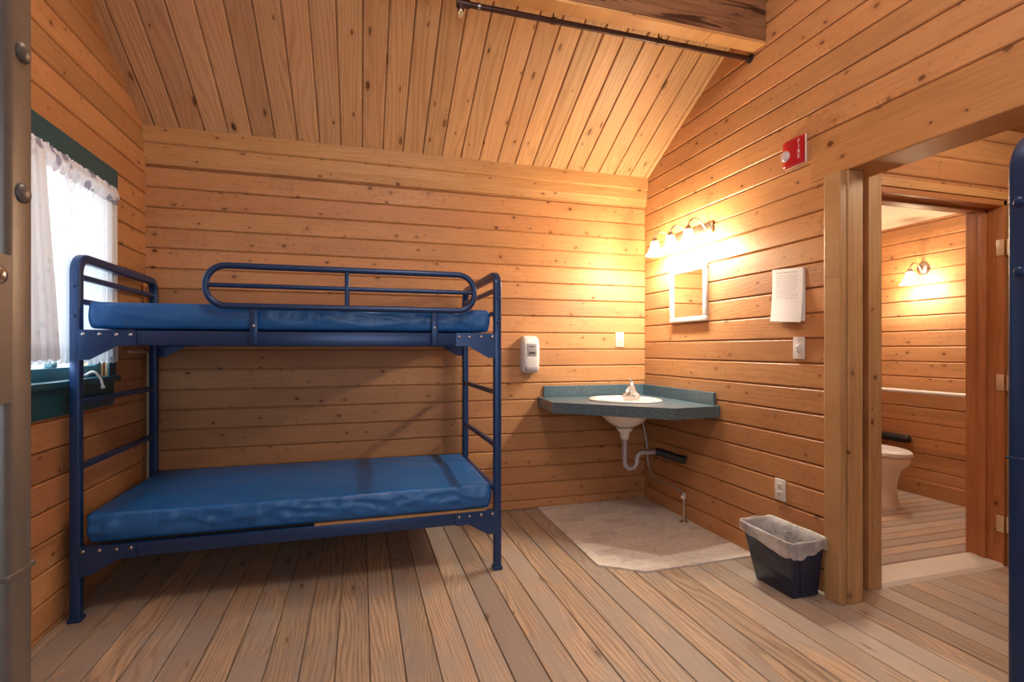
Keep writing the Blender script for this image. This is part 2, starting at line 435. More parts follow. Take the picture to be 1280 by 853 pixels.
# rear wall behind the camera, with an added opening for fill light
RX0, RX1, RZ0, RZ1 = -2.75, -.75, .9, 2.15
mb = MB()
def rear_spans(a, b):
    if b <= RZ0 or a >= RZ1-.02: return [(W, 0)]
    return [(W, RX0), (RX1, 0)]
boards(mb, -8, 14, SPB, .96, rear_spans, lambda d, a, l: (l, LEN-d, a), lo=0)
for a, b in (((W, LEN-.1, 0), (0, LEN-TH+.006, RZ0)), ((W, LEN-.1, RZ1), (0, LEN-TH+.006, 2.7)), ((W, LEN-.1, RZ0), (RX0, LEN-TH+.006, RZ1)), ((RX1, LEN-.1, RZ0), (0, LEN-TH+.006, RZ1))): mb.box(a, b)
struct(mb.build('wall_rear', M['pine_back'], smooth=0))

# ceiling: two board slopes meeting at the ridge
mb = MB()
nz = 1/math.hypot(1, SLOPE); up = Vector((0, SLOPE*nz, nz))
boards(mb, -2, 28, SPC, -3.442, lambda a, b: [(0.02, RIDGE)], lambda d, a, l: Vector((a, l, EAVE-SLOPE*l)) + up*d, lo=W-.1, hi=.1, GAP=.0042, CH=.004)
up2 = Vector((0, -SLOPE*nz, nz))
boards(mb, -2, 28, SPC, -3.442, lambda a, b: [(LEN-.02, RIDGE)], lambda d, a, l: Vector((a, l, EAVE+SLOPE*(l-LEN))) + up2*d, lo=W-.1, hi=.1, GAP=.0042, CH=.004)
for s0, s1, u in ((.06, RIDGE, up), (LEN-.06, RIDGE, up2)):
    q = [Vector((x, y, roof(min(0, max(LEN, y))) if LEN <= y <= 0 else EAVE - SLOPE*.06)) for x in (W-.12, .14) for y in (s0, s1)]
    vs = [p+u*(TH-.006) for p in q] + [p+u*.1 for p in q]
    mb.add(vs, [(0,1,3,2), (4,6,7,5), (0,4,5,1), (1,5,7,3), (3,7,6,2), (2,6,4,0)])
struct(mb.build('ceiling', M['pine_ceiling'], smooth=0))

# stepped trim along the top of the back wall
mb = MB()
mb.prism([(0,2.585),(-.052,2.60),(-.052,2.505),(-.044,2.497),(-.034,2.497),(-.034,2.425),(-.030,2.415),(-.018,2.372),(0,2.372)], 'x', W, 0)
struct(mb.build('trim_1', M['trim_cross'], smooth=0))
# heavy timber across the room under the slope
mb = MB()
mb.rbox((W, -1.312, 2.982), (-.001, -1.222, 3.45), .006)
struct(mb.build('beam', M['beam'], smooth=0))
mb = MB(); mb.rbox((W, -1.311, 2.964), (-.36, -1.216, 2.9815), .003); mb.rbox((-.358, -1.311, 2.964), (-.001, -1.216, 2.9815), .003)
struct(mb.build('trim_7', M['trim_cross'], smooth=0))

# header board over the opening, jamb post and casing
mb = MB()
mb.rbox((-.006, -2.93, 2.072), (.20, -1.612, 2.3005), .005)
struct(mb.build('trim_2', M['trim_long'], smooth=0))
mb = MB()
mb.rbox((-.045, -1.822, 0), (-.004, -1.733, 2.070), .005)
mb.rbox((-.001, -1.828, 0), (.088, -1.690, 2.075), .004)
mb.rbox((.093, -1.800, 0), (.125, -1.66, 2.075), .003)
struct(mb.build('trim_3', M['trim_wood'], smooth=0))

# passage: wall with the bathroom doorway (front face y = -1.712), its end walls and ceiling
DX0, DX1, DZ = .325, 1.235, 2.035
mb = MB()
def pass_spans(a, b):
    if a < DZ: return [(.127, DX0-.02), (DX1+.02, 2.45)]
    return [(.127, 2.45)]
boards(mb, -8, 13, SPB, .985, pass_spans, lambda d, a, l: (l, -1.712+d, a), lo=0, hi=2.47)
for a, b in (((.131, -1.70, 0), (DX0-.02, -1.56, 2.5)), ((DX1+.02, -1.70, 0), (2.45, -1.56, 2.5)), ((DX0-.02, -1.70, DZ+.02), (DX1+.02, -1.56, 2.5))): mb.box(a, b)
struct(mb.build('wall_passage', M['pine_back'], smooth=0))
mb = MB()
boards(mb, -8, 13, SPB, .985, lambda a, b: [(-3.6, -1.71)], lambda d, a, l: (2.45+d, l, a), lo=0, hi=2.47)
mb.box((2.46, -3.7, 0), (2.55, -1.6, 2.5))
struct(mb.build('wall_passage_side', M['pine_left'], smooth=0))
mb = MB()
boards(mb, -8, 13, SPB, .985, lambda a, b: [(.13, 2.5)], lambda d, a, l: (l, -3.5-d, a), lo=0, hi=2.47)
mb.box((.13, -3.6, 0), (2.5, -3.512, 2.5))
struct(mb.build('wall_passage_rear', M['pine_back'], smooth=0))
mb = MB(); mb.box((.131, -3.6, 2.468), (2.5, -1.70, 2.54))
struct(mb.build('ceiling_passage', M['dark_jamb'], smooth=0))

# bathroom: side wall, inner wall, ceiling, baseboard
mb = MB()
boards(mb, -8, 12, SPB, .985, lambda a, b: [(-1.6, .0)], lambda d, a, l: (2.25+d, l, a), lo=0, hi=2.33)
mb.box((2.262, -1.65, 0), (2.34, .02, 2.33))
struct(mb.build('wall_bathroom', M['pine_left'], smooth=0))
mb = MB()
boards(mb, -8, 12, SPB, .985, lambda a, b: [(-1.56, .0)], lambda d, a, l: (.158-d, l, a), lo=0, hi=2.33)
struct(mb.build('wall_bathroom_inner', M['pine_left'], smooth=0))
mb = MB(); mb.box((.131, -1.56, 2.28), (2.26, .0, 2.34))
struct(mb.build('ceiling_bathroom', M['plaster'], smooth=0))
mb = MB(); mb.rbox((2.228, -1.555, .004), (2.2495, -.001, .128), .004)
struct(mb.build('baseboard_bathroom', M['trim_long'], smooth=0))

# doorway of the bathroom: casing, jambs and stone threshold
mb = MB()
mb.rbox((.232, -1.742, 0), (.318, -1.713, 2.10), .004)          # casing at the jamb post
mb.rbox((DX1+.028, -1.742, 0), (DX1+.11, -1.713, 2.10), .004)
struct(mb.build('trim_4', M['trim_wood'], smooth=0))
mb = MB(); mb.rbox((.3185, -1.741, 2.055), (DX1+.0275, -1.713, 2.099), .004)
struct(mb.build('trim_8', M['trim_cross'], smooth=0))
mb = MB()
mb.rbox((DX0-.019, -1.735, 0), (DX0+.003, -1.545, 2.055), .002)
mb.rbox((DX1-.003, -1.735, 0), (DX1+.022, -1.545, 2.055), .002)
mb.rbox((DX0-.019, -1.735, 2.022), (DX1+.022, -1.545, 2.052), .002)
mb.rbox((DX1-.018, -1.655, 0), (DX1-.003, -1.62, 2.022), .002)   # door stop
mb.rbox((DX0+.003, -1.655, 2.008), (DX1-.003, -1.62, 2.022), .002)
struct(mb.build('trim_5', M['dark_jamb'], smooth=0))
mb = MB()
mb.prism([(-1.742,.0005),(-1.725,.016),(-1.565,.016),(-1.55,.0045)], 'x', DX0+.004, DX1-.004)
struct(mb.build('trim_6', M['stone'], smooth=0))

# the bathroom door, swung out into the passage
door = bpy.data.objects.new('door_1', None); COL.objects.link(door); door.location = (1.252, -1.76, .02); struct(door)
def door_leaf():
    mb = MB(); mb.rbox((1.252, -2.62, .022), (1.292, -1.752, 2.02), .003)
    mb.build('door_panel', M['trim_wood'], door, smooth=0)
    for z in (.235, 1.03, 1.79):
        mb = MB()
        mb.rbox((DX1-.006, -1.736, z-.045), (DX1-.0015, -1.70, z+.045), .001)
        mb.rbox((1.2475, -1.79, z-.045), (1.2515, -1.755, z+.045), .001)
        for k in range(5): mb.lathe([(0,0),(.0065,0),(.0065,.0165),(0,.0165)], (1.243, -1.747, z-.045+k*.018), 12)
        mb.build('hinge', M['brass'], door)
door_leaf()

# left window: casing, sill, sash, glass, crank
win = bpy.data.objects.new('window_1', None); COL.objects.link(win); win.location = (W, -.925, .92); struct(win)
mb = MB()
mb.rbox((W, -1.42, 2.062), (W+.014, -.421, 2.186), .003)           # head casing
mb.rbox((W, -1.42, 1.05), (W+.010, -1.335, 2.062), .003)
mb.rbox((W, -.515, 1.05), (W+.010, -.430, 2.062), .003)
mb.rbox((W, -1.40, .922), (W+.010, -.455, 1.050), .003)            # apron
mb.build('window_casing', M['teal'], win, smooth=0)
mb = MB()
mb.rbox((W-.09, -1.42, 1.048), (W+.034, -.43, 1.078), .006)
mb.build('window_sill', M['teal'], win, smooth=0)
mb = MB()
for a, b in (((W-.07, WY0, 1.079), (W-.03, WY0+.05, 2.061)), ((W-.07, WY1-.05, 1.079), (W-.03, WY1, 2.061)),
             ((W-.07, WY0+.05, 1.079), (W-.03, WY1-.05, 1.135)), ((W-.07, WY0+.05, 2.01), (W-.03, WY1-.05, 2.061)), ((W-.066, -.945, 1.135), (W-.034, -.905, 2.01))): mb.rbox(a, b, .003)
mb.build('window_sash', M['teal'], win, smooth=0)
mb = MB(); mb.box((W-.053, WY0+.045, 1.13), (W-.049, WY1-.045, 2.015)); mb.build('window_pane', M['glass'], win, smooth=0)
mb = MB()
mb.rbox((W-.028, -.76, 1.080), (W-.002, -.70, 1.096), .004)
mb.tube(fillet([(W-.005, -.73, 1.09), (W+.03, -.725, 1.115), (W+.05, -.70, 1.07), (W+.055, -.695, 1.035)], .02), .006, 10)
mb.ball((W+.055, -.695, 1.03), .010)
mb.build('window_crank', M['white_plastic'], win)
# added unseen window frame and glass around the rear fill opening
win2 = bpy.data.objects.new('rear_fill_window', None); COL.objects.link(win2); win2.location = (-1.75, LEN, .9); struct(win2)
mb = MB()
for a, b in (((RX0-.08, LEN+.001, RZ0-.08), (RX1+.08, LEN+.02, RZ0)), ((RX0-.08, LEN+.001, RZ1), (RX1+.08, LEN+.02, RZ1+.08)), ((RX0-.08, LEN+.001, RZ0), (RX0, LEN+.02, RZ1)), ((RX1, LEN+.001, RZ0), (RX1+.08, LEN+.02, RZ1)),
             ((-1.77, LEN-.06, RZ0), (-1.73, LEN-.02, RZ1))): mb.rbox(a, b, .003)
mb.build('window_casing', M['teal'], win2, smooth=0)
mb = MB(); mb.box((RX0, LEN-.044, RZ0), (RX1, LEN-.04, RZ1)); mb.build('window_pane', M['glass'], win2, smooth=0)

# ------------------------------------------------------------------ curtains
def curtain(name, label, y0, y1, z0, z1, nfold, amp, x, seed, gather=0.0, skew=0.0):
    mb = MB(); ny, nzv = 140, 26
    rnd = random.Random(seed); ph = rnd.random()*6
    for j in range(nzv+1):
        v = j/nzv; z = z0+(z1-z0)*v
        for i in range(ny+1):
            u = i/ny
            y = y0 + (y1-y0)*u + skew*(1-v)*(1-u)
            a = amp*(1-.45*v)
            f = math.sin(2*PI*nfold*u+ph+.6*math.sin(2*PI*u*2.3+ph)) + .35*math.sin(2*PI*nfold*2.1*u+1.7*ph)
            mb.v.append(Vector((x + a*f*.8 + .003*noise.noise((y*4, z*3, seed)), y, z + .006*math.sin(2*PI*nfold*u+1)*(1-v))))
    for j in range(nzv):
        for i in range(ny):
            k = j*(ny+1)+i; mb.f.append((k, k+1, k+ny+2, k+ny+1))
    o = mb.build(name, M['curtain'], smooth=180, recalc=False)
    return tag(o, label, 'curtain', 'curtain panels on the window')
c1 = curtain('curtain', 'white sheer curtain panel with lace hem, window half beside the bunk bed headrail', -.918, -.468, 1.150, 1.990, 7, .0075, W+.024, 3)
c2 = curtain('curtain', 'white sheer curtain panel with lace hem, window half nearer the grey bed post', -1.30, -.922, 1.160, 1.990, 7, .0075, W+.024, 8)
c3 = curtain('curtain', 'bluish narrow curtain panel with slanting edge hanging over the sheer one', -1.40, -1.165, 1.175, 2.03, 5, .007, W+.041, 12)
# let the outer panel spread towards its hem (slanting free edge)
for v in c3.data.vertices:
    u = (v.co.y+1.40)/.235; w = (2.03-v.co.z)/.855
    v.co.y += .11*max(0, u)*max(0, w)
# gathered ruffle on the rod
mb = MB(); ny, nv = 360, 12
for j in range(nv+1):
    v = j/nv
    for i in range(ny+1):
        u = i/ny; y = -1.405 + .935*u
        bul = math.sin(PI*v)
        f = math.sin(u*2*PI*34 + 1.2*math.sin(u*40)) * .5 + noise.noise((u*55, v*3, 2))*.8
        mb.v.append(Vector((W+.022 + .013*bul + (.006+.011*abs(v-.5))*f, y, 1.985 + .095*v + .012*noise.noise((u*60, v*2, 9)))))
for j in range(nv):
    for i in range(ny):
        k = j*(ny+1)+i; mb.f.append((k, k+1, k+ny+2, k+ny+1))
val = thing('curtain_valance', 'gathered greyish floral ruffle across the top of the window', 'valance', (W+.05, -.93, 2.03))
mb.build('ruffle', M['ruffle'], val, smooth=180, recalc=False)
mb = MB(); mb.tube([(W+.020, -1.41, 2.037), (W+.020, -.462, 2.037)], .005)
for y in (-1.408, -.466): mb.tube([(W+.0105, y, 2.037), (W+.020, y, 2.037)], .004)
mb.build('rod', M['white_plastic'], val)

# ------------------------------------------------------------------ bunk beds
BL, BW, PW, BH = 1.990, .945, .042, 1.652
BX, BY = -3.466, -.978
def make_bunk(label):
    root = thing('bunk_bed', label, 'bunk bed', (BX, BY, 0), 'navy steel bunk beds')
    h = PW/2; NM = M['navy_metal']
    sect = rsq(PW, PW, .009)
    def P(x, y, z): return (BX+x, BY+y, z)
    for end, xe in ((0, h), (1, BL-h)):
        mb = MB()
        path = fillet([P(xe, h, .012), P(xe, h, BH-.02), P(xe, BW-h, BH-.02), P(xe, BW-h, .012)], .07, 8)
        mb.tube(path, 0, sect=sect, normal=(1,0,0))
        fr = mb.build('end_frame', NM, root)
        zs = (1.545, 1.435, .978, .685) if end == 0 else (1.548, 1.42, .976, .681, .43)
        for z in zs:
            mb = MB(); mb.tube([P(xe, PW*.9, z), P(xe, BW-PW*.9, z)], 0, sect=rsq(.026, .026, .005), normal=(1,0,0)); mb.build('rung', NM, fr)
        for yy in (h, BW-h):
            mb = MB(); mb.rbox(P(xe-.027, yy-.027, 0), P(xe+.027, yy+.027, .02), .005); mb.build('foot_cap', NM, fr)
        for z in (1.502, 1.368):
            mb = MB(); mb.ball(P(xe, -.001, z), .0095, (1, .5, 1), 14); mb.build('bolt', NM, fr)
        mb = MB(); mb.rbox(P(xe-h-.0008, -.0008, 1.006), P(xe+h+.0008, PW+.0008, 1.011), .0006, 1); mb.build('post_joint', NM, fr)
    # side rails: an angle with gusset plates at both ends
    for z0, z1, nm in ((1.236, 1.304, 'upper'), (.268, .331, 'lower')):
        for side, yf in ((0, .010), (1, BW-.010)):
            sg = 1 if side == 0 else -1
            mb = MB()
            mb.rbox(P(PW+.002, yf-.004, z0), P(BL-PW-.002, yf+.004, z1), .002)
            mb.rbox(P(PW+.002, yf, z1-.008), P(BL-PW-.002, yf+sg*.035, z1), .002)
            mb.rbox(P(PW+.002, yf, z0), P(BL-PW-.002, yf+sg*.035, z0+.008), .002)
            r = mb.build('side_rail', NM, root)
            for e in (0, 1):
                x = (lambda k: PW*.75+k) if e == 0 else (lambda k: BL-PW*.75-k)
                zb = z0-.066
                poly = [(x(0), z1+.002), (x(.225), z1+.002), (x(.225), z0-.002), (x(.155), z0-.002), (x(.065), zb+.012), (x(.045), zb), (x(0), zb)]
                poly = [(BX+p, q) for p, q in poly]
                mb = MB(); y0 = BY+yf-sg*.0045; mb.prism(poly, 'y', y0, y0-sg*.005)
                b = mb.build('bracket', NM, r, smooth=0)
                for bx, bz in ((.022, z1-.018), (.085, z1-.018), (.15, z1-.02), (.205, z1-.02)):
                    mb = MB(); mb.ball((BX+x(bx), y0-sg*.0055, bz), .0085, (1, .6, 1), 10); mb.build('bolt', M['bolt'], r)
        mb = MB(); mb.rbox(P(PW+.035, .046, z1-.026), P(BL-PW-.02, BW-.046, z1-.002), .003)
        if z0 < 1: mb.rbox(P(1.02, .004, z1+.0005), P(BL-PW-.045, .046, z1+.009), .002)
        mb.build('deck', M['plywood'], root, smooth=0)
    # guard rail: rounded loop, middle bar, upright and two flat drop bars
    gx0, gx1, gz0, gz1, gy = .529+.014, 1.845-.014, 1.424, 1.616, -.016
    mb = MB()
    mb.tube(fillet([P(gx0, gy, gz0), P(gx1, gy, gz0), P(gx1, gy, gz1), P(gx0, gy, gz1)], .088, 10, True), .0155, 14, closed=True)
    g = mb.build('guard_rail', NM, root)
    mb = MB(); mb.tube([P(gx0, gy, 1.522), P(gx1, gy, 1.522)], .0115, 12); mb.build('middle_bar', NM, g)
    mb = MB(); mb.tube([P(1.177, gy, gz0), P(1.177, gy, gz1)], .0125, 12); mb.build('upright', NM, g)
    for x in (.749, 1.619):
        mb = MB(); mb.rbox(P(x-.0165, gy-.006, 1.238), P(x+.0165, gy+.004, gz0), .0025)
        mb.rbox(P(x+.0165-.004, gy-.003, 1.238), P(x+.0165, .006, 1.304), .002)
        s_ = mb.build('drop_bar', NM, g)
        mb = MB(); mb.ball(P(x, gy-.007, 1.33), .007, (1, .5, 1), 10); mb.build('bolt', M['bolt'], g)
    return root
bunk = make_bunk('navy steel bunk bed with both blue mattresses along the back wall')
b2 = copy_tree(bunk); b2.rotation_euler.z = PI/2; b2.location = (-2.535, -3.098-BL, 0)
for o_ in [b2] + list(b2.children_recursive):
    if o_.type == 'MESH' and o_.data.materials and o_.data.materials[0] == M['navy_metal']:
        o_.material_slots[0].link = 'OBJECT'; o_.material_slots[0].material = M['grey_metal']  # this bunk copy takes an even grey instead of the navy
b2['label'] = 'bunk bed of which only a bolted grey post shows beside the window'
b3 = copy_tree(bunk); b3.rotation_euler.z = -PI/2; b3.location = (-1.016, -3.03, 0)
b3['label'] = 'bunk bed of which only a round-topped blue post shows past the bathroom doorway'

def mattress(label, x0, x1, y0, y1, z0, z1, seed, wr):
    L_, W_, H_ = x1-x0, y1-y0, z1-z0; r = .014
    nx, ny, nz_ = 190, 70, 14
    idx = {}; vs = []; fs = []
    def key(i, j, k):
        if (i, j, k) not in idx:
            p = Vector((x0+L_*i/nx, y0+W_*j/ny, z0+H_*k/nz_))
            c = Vector((min(max(p.x, x0+r), x1-r), min(max(p.y, y0+r), y1-r), min(max(p.z, z0+r), z1-r)))
            d = p-c
            n_ = d.normalized() if d.length > 1e-9 else Vector((0,0,0))
            q = c + n_*r
            u = (q.x-x0)/L_; v = (q.y-y0)/W_; w = (q.z-z0)/H_
            up_ = max(0, n_.z); fr_ = max(0, -n_.y)
            e = .0
            # top: gentle sag and long creases
            e += up_*(.010*math.sin(PI*u)*math.sin(PI*v) - .006 + wr*.5*(noise.noise((q.x*2.2, q.y*3.2, seed)) + .5*noise.noise((q.x*5+q.y*6, q.y*4-q.x*2, seed+4))))
            # sides: drapery wrinkles, slanting on the front
            sd = 1-abs(n_.z)
            t1 = noise.noise((q.x*7 + q.z*11, q.z*16 - q.x*2.0, seed+9)); t2 = noise.noise((q.x*19-q.z*8, q.z*13, seed+2))
            e += sd*(.011*math.sin(PI*w)+wr*(.5-1.5*abs(t1) + .6*t2)*(.35+.65*math.sin(PI*min(1, max(0, w)))))
            q = q + (n_ if n_.length > .1 else Vector((0,0,1)))*e
            q.z = max(q.z, z0)
            idx[(i, j, k)] = len(vs); vs.append(q)
        return idx[(i, j, k)]
    for i in range(nx):
        for j in range(ny):
            for k in (0, nz_): fs.append((key(i,j,k), key(i+1,j,k), key(i+1,j+1,k), key(i,j+1,k)))
        for k in range(nz_):
            for j in (0, ny): fs.append((key(i,j,k), key(i+1,j,k), key(i+1,j,k+1), key(i,j,k+1)))
    for j in range(ny):
        for k in range(nz_):
            for i in (0, nx): fs.append((key(i,j,k), key(i,j+1,k), key(i,j+1,k+1), key(i,j,k+1)))
    mb = MB(); mb.add(vs, fs)
    o = mb.build('mattress', M['vinyl'], smooth=60)
    return tag(o, label, 'mattress', 'blue vinyl mattresses')
mattress('blue vinyl mattress on the top bunk, behind the guard rail', -3.400, -1.545, -.947, -.075, 1.312, 1.440, 2.3, .006)
mattress('blue wrinkled vinyl mattress on the bottom bunk, half in shadow', -3.402, -1.540, -.955, -.075, .341, .478, 6.1, .014)

# ------------------------------------------------------------------ corner washbasin
CT = .852
poly = [(-.001,-.001), (-.925,-.001), (-.958,-.41), (-.362,-.965), (-.001,-.920)]
BC = Vector((-.415, -.425)); dia = math.sqrt(.5)
def basin_pt(a, ra, rb):
    e = Vector((dia, -dia))*ra*math.cos(a) + Vector((dia, dia))*rb*math.sin(a); return BC+e
ct = thing('countertop', 'dark green speckled corner countertop with low backsplash', 'countertop', (-.35, -.35, CT-.072))
mb = MB(); N = 48
hole = [basin_pt(2*PI*k/N, .235, .195) for k in range(N)]
bm = bmesh.new()
for z in (CT, CT-.072):
    ov = [bm.verts.new((p[0], p[1], z)) for p in poly]; hv = [bm.verts.new((p.x, p.y, z)) for p in hole]
    ed = [bm.edges.new((ov[i], ov[(i+1) % len(ov)])) for i in range(len(ov))] + [bm.edges.new((hv[i], hv[(i+1) % N])) for i in range(N)]
    bmesh.ops.triangle_fill(bm, edges=ed, use_beauty=True, use_dissolve=False)
    if z == CT: top = (ov, hv)
    else:
        for A, B in ((top[0], ov), (top[1], hv)):
            n = len(A)
            for i in range(n): bm.faces.new((A[i], A[(i+1) % n], B[(i+1) % n], B[i]))
mb.bm(bm)
mb.build('worktop', M['laminate'], ct, smooth=0)
mb = MB()
mb.rbox((-.880, -.021, CT+.0005), (-.021, -.001, CT+.083), .003); mb.rbox((-.021, -.880, CT+.0005), (-.001, -.001, CT+.083), .003)
mb.build('backsplash', M['laminate'], ct, smooth=0)
# basin
bs = thing('sink_basin', 'white oval washbasin set into the green corner countertop', 'sink', (BC.x, BC.y, CT-.2))
mb = MB()
prof = [(1.10, .001), (1.11, .007), (1.08, .014), (1.0, .016), (.93, .012), (.90, .0), (.84, -.04), (.70, -.085), (.48, -.135), (.28, -.158), (.10, -.165),
        (.10, -.195), (.15, -.20), (.32, -.182), (.50, -.16), (.66, -.125), (.86, -.08), (.94, -.045), (.97, .0005), (1.10, .001)]
rings = [[(lambda p: (p.x, p.y, CT+z))(basin_pt(2*PI*k/N, .235*f, .195*f)) for k in range(N)] for f, z in prof]
mb.loft(rings, cap=False); mb.build('basin_bowl', M['porcelain'], bs, smooth=60)
mb = MB(); mb.lathe([(0,0),(.024,0),(.026,.003),(.020,.004),(.018,.001),(0,.001)], (BC.x, BC.y, CT-.170), 20); mb.build('drain', M['chrome'], bs)
# drain flange bowl below the counter
mb = MB(); mb.lathe([(0,-.07),(.028,-.07),(.032,-.062),(.034,-.03),(.060,.005),(.064,.012),(0,.012)], (BC.x, BC.y, CT-.205), 24); mb.build('drain_cup', M['porcelain'], bs)
# faucet on the back rim
fx = Vector((-.290, -.300)); D = Matrix.Translation((fx.x, fx.y, CT+.014)) @ Matrix.Rotation(math.radians(-45-90), 4, 'Z')   # local -y... spout towards the room
fa = thing('faucet', 'chrome single-lever faucet standing on the back rim of the washbasin', 'faucet', (fx.x, fx.y, CT+.014))
mb = MB()
def ell(cx, cy, z, rx, ry, n=24): return [D @ Vector((cx+rx*math.cos(2*PI*k/n), cy+ry*math.sin(2*PI*k/n), z)) for k in range(n)]
mb.loft([ell(0,0,0,.030,.072), ell(0,0,.010,.030,.070), ell(0,0,.022,.026,.052), ell(0,0,.045,.023,.032), ell(0,0,.075,.020,.024), ell(0,0,.088,.014,.017)])
mb.build('faucet_body', M['chrome'], fa)
mb = MB(); mb.tube([D @ Vector(p) for p in ((.010,0,.050),(.045,0,.062),(.085,0,.060),(.105,0,.048))], .0115, 12); mb.build('spout', M['chrome'], fa)
mb = MB(); mb.loft([ell(0,0,.086,.014,.014), ell(0,0,.098,.017,.017), ell(0,0,.106,.010,.010)]); mb.tube([D @ Vector(p) for p in ((-.004,0,.102),(.012,0,.122),(.030,0,.135))], .007, 10)
mb.build('handle', M['chrome'], fa)
# trap
tr = thing('drain_trap', 'grey pipe trap hanging below the corner washbasin', 'pipe', (BC.x, BC.y, .37))
zt = CT-.2765
mb = MB()
T0 = Vector((BC.x, BC.y, zt)); dirn = Vector((.80, -.03, 0)).normalized()
pts = fillet([T0, T0+Vector((0,0,-.21)), T0+dirn*.095+Vector((0,0,-.21)), T0+dirn*.095+Vector((0,0,-.10)), T0+dirn*.265+Vector((0,0,-.105))], .045, 10)
mb.tube(pts, .0185, 16); mb.build('trap_pipe', M['pipe_lilac'], tr)
mb = MB()
for p, ax in ((T0+Vector((0,0,-.09)), 0), (T0+dirn*.095+Vector((0,0,-.155)), 0)): mb.lathe([(.0185,-.014),(.024,-.014),(.025,0),(.024,.014),(.0185,.014)], p, 16)
mb.build('slip_nut', M['pipe_lilac'], tr)
mb = MB(); A = T0+dirn*.245+Vector((0,0,-.105))
pp = [A, A+Vector((.03,-.015,0)), A+Vector((.075,-.05,-.018)), A+Vector((.12,-.09,-.035)), Vector((-.0015, A.y-.12, A.z-.045))]
mb.tube(pp, .030, 16); mb.build('foam_sleeve', M['black_foam'], tr)['label'] = 'black foam sleeve'
# supply hose and stop valve
sh = thing('supply_hose', 'thin grey water hose looping down from the washbasin to a floor valve', 'hose', (-.06, -.62, 0))
ctrl = [(-.10,-.10,CT-.073),(-.075,-.085,.66),(-.058,-.115,.52),(-.055,-.130,.40),(-.055,-.150,.30),(-.055,-.21,.235),(-.055,-.34,.222),(-.06,-.54,.224),(-.06,-.618,.212)]
def catmull(P_, n=8):
    P_ = [Vector(p) for p in P_]; P_ = [P_[0]*2-P_[1]] + P_ + [P_[-1]*2-P_[-2]]; out = []
    for i in range(1, len(P_)-2):
        a, b, c, d = P_[i-1:i+3]
        for k in range(n):
            t = k/n; out.append(.5*((2*b)+(c-a)*t+(2*a-5*b+4*c-d)*t*t+(3*b-a-3*c+d)*t**3))
    return out+[P_[-2]]
mb = MB(); mb.tube(catmull(ctrl), .0062, 10); mb.build('hose', M['pipe_lilac'], sh)
mb = MB(); mb.tube([(-.06,-.618,.013),(-.06,-.618,.215)], .009, 12); mb.build('riser', M['steel'], sh)
mb = MB(); mb.lathe([(.009,0),(.014,0),(.016,.018),(.013,.034),(.009,.036)], (-.06,-.618,.178), 14); mb.tube([(-.06,-.618,.196),(-.09,-.640,.198)], .008, 10); mb.ball((-.094,-.643,.198), .014, (.6,1,1), 12)
mb.build('stop_valve', M['chrome'], sh)
mb = MB(); mb.lathe([(.009,.011),(.030,.011),(.028,.018),(.009,.020)], (-.06,-.618,0), 20); mb.build('floor_flange', M['steel'], sh)
# tile-pattern mat under the basin
mb = MB()
mb.prism([(-.002,-.002),(-.930,-.010),(-.950,-1.090),(-.735,-1.243),(-.002,-1.228)], 'z', .0005, .0105)
tag(mb.build('floor_mat', M['tile_mat'], smooth=0), 'beige tile-patterned vinyl floor panel under the corner washbasin', 'floor panel')

# ------------------------------------------------------------------ lamps
def lamp_shade_profile(s=1):
    return [(.020*s,.0),(.026*s,-.006*s),(.030*s,-.025*s),(.040*s,-.060*s),(.058*s,-.092*s),(.070*s,-.105*s),(.067*s,-.105*s),(.055*s,-.091*s),(.037*s,-.060*s),(.026*s,-.025*s),(.018*s,-.006*s)]
def lamp_arm(mbm, wall, out):
    """curved arm from the plate out to above the shade"""
    mbm.tube(catmull([wall, wall+out*.035+Vector((0,0,.045)), wall+out*.085+Vector((0,0,.062)), wall+out*.125+Vector((0,0,.035)), wall+out*.132+Vector((0,0,.0))], 7), .0065, 10)
    c = wall+out*.132
    mbm.lathe([(0,.012),(.012,.012),(.020,.004),(.024,-.012),(.022,-.016),(0,-.016)], c, 20)
    return c
def point(name, loc, power, col, r=.03):
    l = bpy.data.lights.new(name, 'POINT'); l.energy = power; l.color = col; l.shadow_soft_size = r
    o = bpy.data.objects.new(name, l); o.location = loc; COL.objects.link(o); return o
WARM = (1, .87, .70)
vl = thing('vanity_light', 'glowing vanity lamp with bell shades on a metal bar above the mirror', 'wall lamp', (0, -.60, 2.0))
mb = MB(); mb.rbox((-.022, -.86, 1.985), (-.0005, -.34, 2.055), .009, 3); mb.build('mounting_bar', M['steel'], vl)
for y in (-.40, -.60, -.80):
    mb = MB(); c = lamp_arm(mb, Vector((-.022, y, 2.02)), Vector((-1,0,0))); mb.build('arm', M['steel'], vl)
    mb = MB(); mb.lathe(lamp_shade_profile(), c+Vector((0,0,-.012)), 28); mb.build('lamp_shade', M['shade'], vl, smooth=80)
    mb = MB(); mb.ball(c+Vector((0,0,-.045)), .017, (1,1,1.3), 14); mb.build('bulb', M['bulb'], vl)
    point('vanity_bulb_light', c+Vector((0,0,-.092)), 30, WARM, .025)
sc = thing('wall_sconce', 'single glowing bell-shade sconce with round plate on the bathroom wall', 'wall lamp', (2.25, -.595, 1.88))
mb = MB(); mb.lathe([(0,.022),(.030,.022),(.045,.014),(.055,.0),(0,.0)], (0,0,0), 28, M=Matrix.Translation((2.2495,-.595,1.885)) @ Matrix.Rotation(-PI/2, 4, 'Y')); mb.build('wall_plate', M['steel'], sc)
mb = MB(); c = lamp_arm(mb, Vector((2.23, -.595, 1.865)), Vector((-1,0,0))); mb.build('arm', M['steel'], sc)
mb = MB(); mb.lathe(lamp_shade_profile(), c+Vector((0,0,-.012)), 28); mb.build('lamp_shade', M['shade'], sc, smooth=80)
